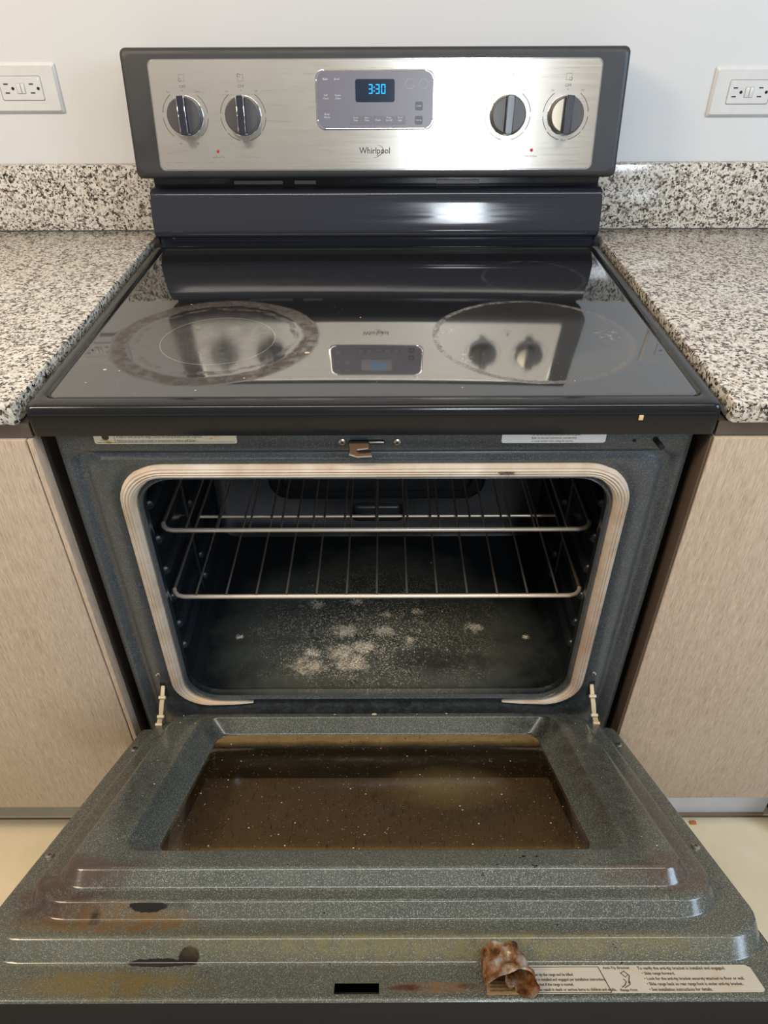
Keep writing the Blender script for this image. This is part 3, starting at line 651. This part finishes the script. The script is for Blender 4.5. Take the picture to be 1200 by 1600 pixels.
# ---------------------------------------------------------------- racks
def rack(label, yf, z, seedx):
    r = empty('oven_rack', (0, yf, z)); tag(r, label, 'oven rack', 'wire racks in the oven')
    yb = .405-yf
    bm = BM(); pts = []
    for a, b in rr(-.300, .300, 0, yb, .018, 6): pts.append((a, b, 0))
    # side and back rail: open loop starting after front corners
    idx = [i for i, p in enumerate(pts) if not (p[1] < .0175)]; P2 = [pts[i] for i in idx]
    k0 = min(range(len(P2)), key=lambda i: (P2[i][1]-0, -P2[i][0]))
    ur = [p for p in pts if p[0] > 0 and p[1] < .02]; 
    loop = [(.300, .016, 0), (.300, yb-.018, 0)]+[(.300-.018+.018*math.cos(t), yb-.018+.018*math.sin(t), 0) for t in (math.pi/6, math.pi/3)]+[(.282, yb, 0), (-.282, yb, 0)]+[(-.300+.018-.018*math.cos(t), yb-.018+.018*math.sin(t), 0) for t in (math.pi/3, math.pi/6)]+[(-.300, yb-.018, 0), (-.300, .016, 0)]
    tube(bm, loop, .0026, 8); finish('side_rail', bm, WIRE, r, 50)
    bm = BM(); fp = [(-.300, .016, 0)]+[(-.282-.018*math.cos(t), .018-.018*math.sin(t), 0) for t in (math.pi/6, math.pi/3)]+[(-.282, 0, 0), (.282, 0, 0)]+[(.282+.018*math.cos(t), .018-.018*math.sin(t), 0) for t in (math.pi/3, math.pi/6)]+[(.300, .016, 0)]
    tube(bm, fp, .0033, 10); finish('front_rail', bm, WIREF, r, 50)
    bm = BM(); tube(bm, [(-.300, .195, -.002), (.300, .195, -.002)], .0028, 8); finish('cross_bar', bm, WIREF, r, 50)
    first = None
    for k in range(13):
        if first is None:
            bm = BM(); tube(bm, [(0, -.001, .0030), (0, .004, .0042), (0, .1, .0042), (0, .2, .0042), (0, yb, .0042)], .0016, 6); first = finish('wire', bm, WIRE, r, 50); o = first
        else: o = first.copy(); COL.objects.link(o); o.parent = r
        o.location = ((k-6)*.0440, 0, 0)
    return r
rack('upper chrome wire oven rack under the cavity top', .095, .670, 0)
rack('lower chrome wire oven rack just above the dirty oven floor', .077, .560, 1)
# ash crumbs
bm = BM(); CL = ((-.055, .163, .016), (.01, .163, .015), (-.022, .127, .018), (-.058, .113, .02), (-.108, .113, .01), (.016, .2, .008), (.053, .141, .01), (.066, .208, .009), (.163, .169, .010), (-.108, .225, .011), (-.035, .232, .009), (-.04, .09, .02), (-.11, .085, .03), (.0, .15, .08), (0, .15, .08), (-.05, .12, .06), (.03, .14, .07), (0, .22, .10), (.05, .12, .05), (-.14, .09, .03), (.248, .147, .004), (-.232, .149, .004))
for k in range(1500):
    cx, cy, r = random.choice(CL); x = random.gauss(cx, r*.62); y = random.gauss(cy, r*.5)
    if not (-.27 < x < .27 and .085 < y < .38): continue
    q = random.choice((.0004, .0005, .0006, .0008, .001)); m = Matrix.Translation((x, y, .3974)) @ Euler((random.random()*3, random.random()*3, random.random()*3)).to_matrix().to_4x4() @ Matrix.Diagonal((q*1.4, q, q*.6, 1))
    bmesh.ops.create_cone(bm, segments=3, radius1=1, radius2=.3, depth=1.2, matrix=m, cap_ends=True)
o = finish('ash_crumbs', bm, plain('pale ash', (.70, .62, .47), .9), None); o['kind'] = 'stuff'; tag(o, 'pale ash and burnt crumbs scattered over the oven floor', 'crumbs')

# ================================================================== DOOR
AL = math.radians(30.5)
bm = BM(); n = 8
def dr_(hx, t0, t1, h, rn, rh):   # rn = radius at the free (handle) edge, rh = at the hinge edge ; local y = -t
    return [(a, b, h) for a, b in rr(-hx, hx, -t1, -t0, 0, n, (rn, rh, rh, rn))]
prof_ = [(.3722, -.012, .5045, -.0200, .006, .006), (.3718, -.0115, .5042, -.0150, .006, .006), (.3710, -.010, .4640, -.0150, .048, .008),
         (.3680, -.006, .4530, .0040, .042, .008), (.3450, -.002, .4315, .0040, .052, .02), (.3380, .002, .4245, .0200, .044, .02),
         (.3180, .006, .4085, .0200, .032, .03), (.3080, .014, .3985, .0370, .020, .035),
         (.2620, .0270, .3690, .0370, .022, .020), (.2400, .0350, .3400, .0130, .022, .018), (.2375, .0365, .3365, .0125, .022, .018), (.2375, .0365, .3365, .0060, .022, .018)]
def fillet(pr, d):
    out = [pr[0]]
    def lerp(a, b, k): return tuple(x+(y-x)*k for x, y in zip(a, b))
    def ln(a, b): return math.sqrt((a[2]-b[2])**2+(a[3]-b[3])**2)+1e-9
    for a, p, b in zip(pr, pr[1:], pr[2:]):
        la, lb_ = ln(a, p), ln(p, b); q0 = lerp(p, a, min(.45, d/la)); q2 = lerp(p, b, min(.45, d/lb_))
        for k in (0, .25, .5, .75, 1): out.append(lerp(lerp(q0, p, k), lerp(p, q2, k), k))
    return out+[pr[-1]]
loft(bm, [dr_(*p) for p in fillet(prof_, .0030)])
# raw liner with the vent slot cut out
door = finish('oven_door', bm, DOORE, RG, 80)
cut = mbox('cutter', (-.0335, .0055, -.4985, -.4865, -.05, .01), None)
md = door.modifiers.new('b', 'BOOLEAN'); md.object = cut; md.operation = 'DIFFERENCE'; md.solver = 'EXACT'
dg = bpy.context.evaluated_depsgraph_get(); me = bpy.data.meshes.new_from_object(door.evaluated_get(dg)); door.modifiers.clear()
if len(me.polygons) > 300: door.data = me
bpy.data.objects.remove(cut)
door.location = (0, -.005, .347); door.rotation_euler = (-AL, 0, 0)
door['label'] = 'open oven door with stepped speckled grey enamel inner face, brown stains'
mbox('slot_box', (-.034, .006, -.499, -.486, -.028, -.024), VOID, door)
# outer panel : black rim with glass window
bm = BM(); 
def op(hx, t0, t1, h, r): return [(a, b, h) for a, b in rr(-hx, hx, -t1, -t0, r, 6)]
loft(bm, [op(.3735, -.010, .5035, -.0175, .006), op(.3750, -.012, .5050, -.0185, .006), op(.3775, -.016, .5045, -.0300, .008), op(.3775, -.016, .5045, -.0400, .008), op(.3745, -.013, .5015, -.0435, .008), op(.245, .088, .300, -.0435, .006), op(.239, .088, .300, -.036, .004),
          op(.239, .088, .300, -.034, .004), op(.255, .03, .345, -.034, .02), op(.255, .03, .345, .004, .02)])
finish('outer_panel', bm, GLOSS, door, 40)
bm = BM(); prism(bm, rr(-.246, .246, -.306, -.082, .002, 2), -.0345, -.0325); finish('outer_glass', bm, TINT, door)
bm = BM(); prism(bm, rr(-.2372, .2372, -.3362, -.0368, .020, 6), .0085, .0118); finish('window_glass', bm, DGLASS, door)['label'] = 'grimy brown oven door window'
mbox('inner_glass_retainer', (-.225, .225, -.262, -.257, -.0320, -.0295), plain('brass retainer', (.32, .24, .11), .4, .4), door, .001)
# handle
bm = BM(); tube(bm, [(-.33+.66*k/16, -(.476+.012*math.sin(math.pi*k/16)), -.083-.004*math.sin(math.pi*k/16)) for k in range(17)], .0115, 14); hd = finish('door_handle', bm, GLOSS, door, 50)
for s in (-1, 1):
    bm = BM(); tube(bm, [(s*.318, -.470, -.040), (s*.318, -.476, -.084)], .012, 12); finish('handle_post', bm, GLOSS, door, 50)
# door screws
for x, t in ((-.357, .327), (.3575, .314), (-.3565, .063), (.3565, .055)):
    s, b = screw(0, 0, 0, door, (lambda a, b, h, x=x, t=t: (x+a, -t+b, h+.0038)), .0050); finish('screw_cross', b, VOID, door)
for s in (-1, 1):
    mbox('hinge_opening', (s*.3355-.009, s*.3355+.009, -.020, .004, -.0020, .0052), VOID, door)
# long label on the flange, with print and the peeled, curled end
h0 = -.0150
bm = BM(); sk = lambda x, y: (x+(-y-.482)*0.0, y)
prism(bm, [(.118, -.499), (.3370, -.4975), (.3395, -.495), (.3395, -.470), (.336, -.4665), (.118, -.4665)], h0, h0+.0004); lb = finish('anti_tip_label', bm, LABD, door); lb['label'] = 'silver grey anti-tip instruction label on the door edge'
bm = BM(); T = lambda a, b, h: (a, b, h0+.0004+h)
for k, s in enumerate(('To verify the anti-tip bracket is installed and engaged:', ' \u2022 Slide range forward.', ' \u2022 Look for the anti-tip bracket securely attached to floor or wall.', ' \u2022 Slide range back so rear range foot is under anti-tip bracket.', ' \u2022 See installation instructions for details.')):
    text_bm(bm, s, .2375 if k == 0 else .2385, -.4705-k*.0061, .0052 if k == 0 else .0048, T, 'LEFT', .70, .00012)
text_bm(bm, 'Anti-Tip Bracket', .2185, -.4700, .0044, T, 'CENTER', .8, .0001); text_bm(bm, 'Range Foot', .2215, -.4955, .0040, T, 'CENTER', .8, .0001)
for k, s in enumerate(('Tip Over Hazard', 'A child or adult can tip the range and be killed.', 'Verify the bracket is installed and engaged per installation instructions.', 'Re-engage the bracket if the range is moved.', 'Failure to do so can result in death or serious burns to children and adults.')):
    text_bm(bm, s, .124, -.4720-k*.0057, .0046, T, 'LEFT', .62, .00012)
for d in ((.120, .2030, -.4690, -.4684), (.120, .2060, -.4982, -.4976)): box(bm, d[0], d[1], d[2], d[3], h0+.0004, h0+.0006)
prism(bm, [(.2024, -.4690), (.2032, -.4690), (.2064, -.4978), (.2056, -.4978)], h0+.0004, h0+.0006)
for pp in ([(.2165, -.4925), (.2200, -.4900), (.2225, -.4860), (.2210, -.4830)], [(.2190, -.4930), (.2250, -.4890), (.2255, -.4850)], [(.2205, -.4760), (.2245, -.4740), (.2265, -.4780), (.2235, -.4810), (.2205, -.4760)], [(.2240, -.4735), (.2275, -.4790), (.2240, -.4880)]):
    tube(bm, [T(a, b, .0001) for a, b in pp], .0005, 4)
finish('label_print', bm, INKB, lb)
# curl: sheet rolled up from the left end of the label
def curlm():
    a = NT('scorched label film'); n1 = a.noise(90, 4, .6); n1 = a.math('ADD', a.math('MULTIPLY', n1, .75), a.math('MULTIPLY', a.xyz()[1], -.0)); b = a.ramp(n1, [(.25, (.10, .04, .02)), (.36, (.38, .18, .07)), (.43, (.45, .36, .27)), (.55, (.62, .62, .60))]); a.set(Base_Color=b, Roughness=.25, Metallic=.35); return a.m
bm = BM(); rows = []
def curl_pt(u, w_):      # u along the sheet (left foot -> over -> right -> rolled in), w_ = 0 at the door edge, 1 at the riser
    k = 1-.22*w_; cx = .1195-.005*w_; rx = .0235*k; rz = .0125*(1-.10*w_)
    if u < .68: a = math.radians(190-260*u/.68); x = cx+rx*math.cos(a); h = .0085+rz*math.sin(a)
    else:
        v = (u-.68)/.32; a = math.radians(-70); x0 = cx+rx*math.cos(a); hh = .0085+rz*math.sin(a)
        x = x0+.006*math.sin(v*math.pi*.5)-.017*v; h = hh+.0115*v
    cr = .0017*math.sin(23*u+9*w_)*math.sin(3.1*w_+.4)+.0014*math.sin(37*u-13*w_+1)
    dip = -.0025*math.exp(-((u-.24)/.09)**2)*(1-w_)
    t = .5010-.031*w_+(.0035*math.sin(13*u) if w_ < .1 else 0)-.004*math.exp(-((u-.3)/.1)**2)*(1-w_)
    return (x+cr*.4, -t, h0+.0008+max(.0002, h+cr+dip)+.007*w_**2)
for i in range(46): rows.append([curl_pt(i/45, j/9) for j in range(10)])
loft(bm, rows, False, False, False)
bmesh.ops.solidify(bm, geom=list(bm.faces), thickness=.0006)
cu = finish('curled_label_end', bm, curlm(), door, 60); cu['label'] = 'peeled end of the label, scorched brown and rolled up'
bm = BM(); prism(bm, [(.098, -.5000), (.134, -.4995), (.132, -.4680), (.102, -.468)], h0+.0002, h0+.0010)
fb = finish('scorched_label_face', bm, plain('scorched label', (.22, .14, .06), .5), door)
bm = BM()
for k in range(6): text_bm(bm, 'installed and engaged per instructions', .1015, -.4760-k*.0040, .0034, lambda a, b, h: (a, b, h0+.0010+h), 'LEFT', .40, .0001)
finish('label_print', bm, INKB, door)
# crumbs on the door
bm = BM()
for k in range(150):
    x = random.uniform(-.3, .3); t = random.uniform(.02, .39); h = .0120 if (abs(x) < .23 and .04 < t < .33) else (.0372 if (abs(x) < .30) and (.375 > t) and not (abs(x) < .268 and .025 < t < .362) else None)
    if h is None: continue
    q = random.choice((.0004, .0005, .0006, .0009)); bmesh.ops.create_icosphere(bm, subdivisions=1, radius=q, matrix=Matrix.Translation((x, -t, h)) @ Matrix.Diagonal((1.2, 1, .5, 1)))
for x, t, q in ((-.005, .012, .004), (-.065, .012, .002), (.06, .012, .0016), (.105, .010, .002)): bmesh.ops.create_icosphere(bm, subdivisions=1, radius=q, matrix=Matrix.Translation((x, -t-.006, .0365)) @ Matrix.Diagonal((1.2, 1, .5, 1)))
o = finish('door_crumbs', bm, plain('pale crumbs', (.55, .48, .36), .9), door); o['kind'] = 'stuff'
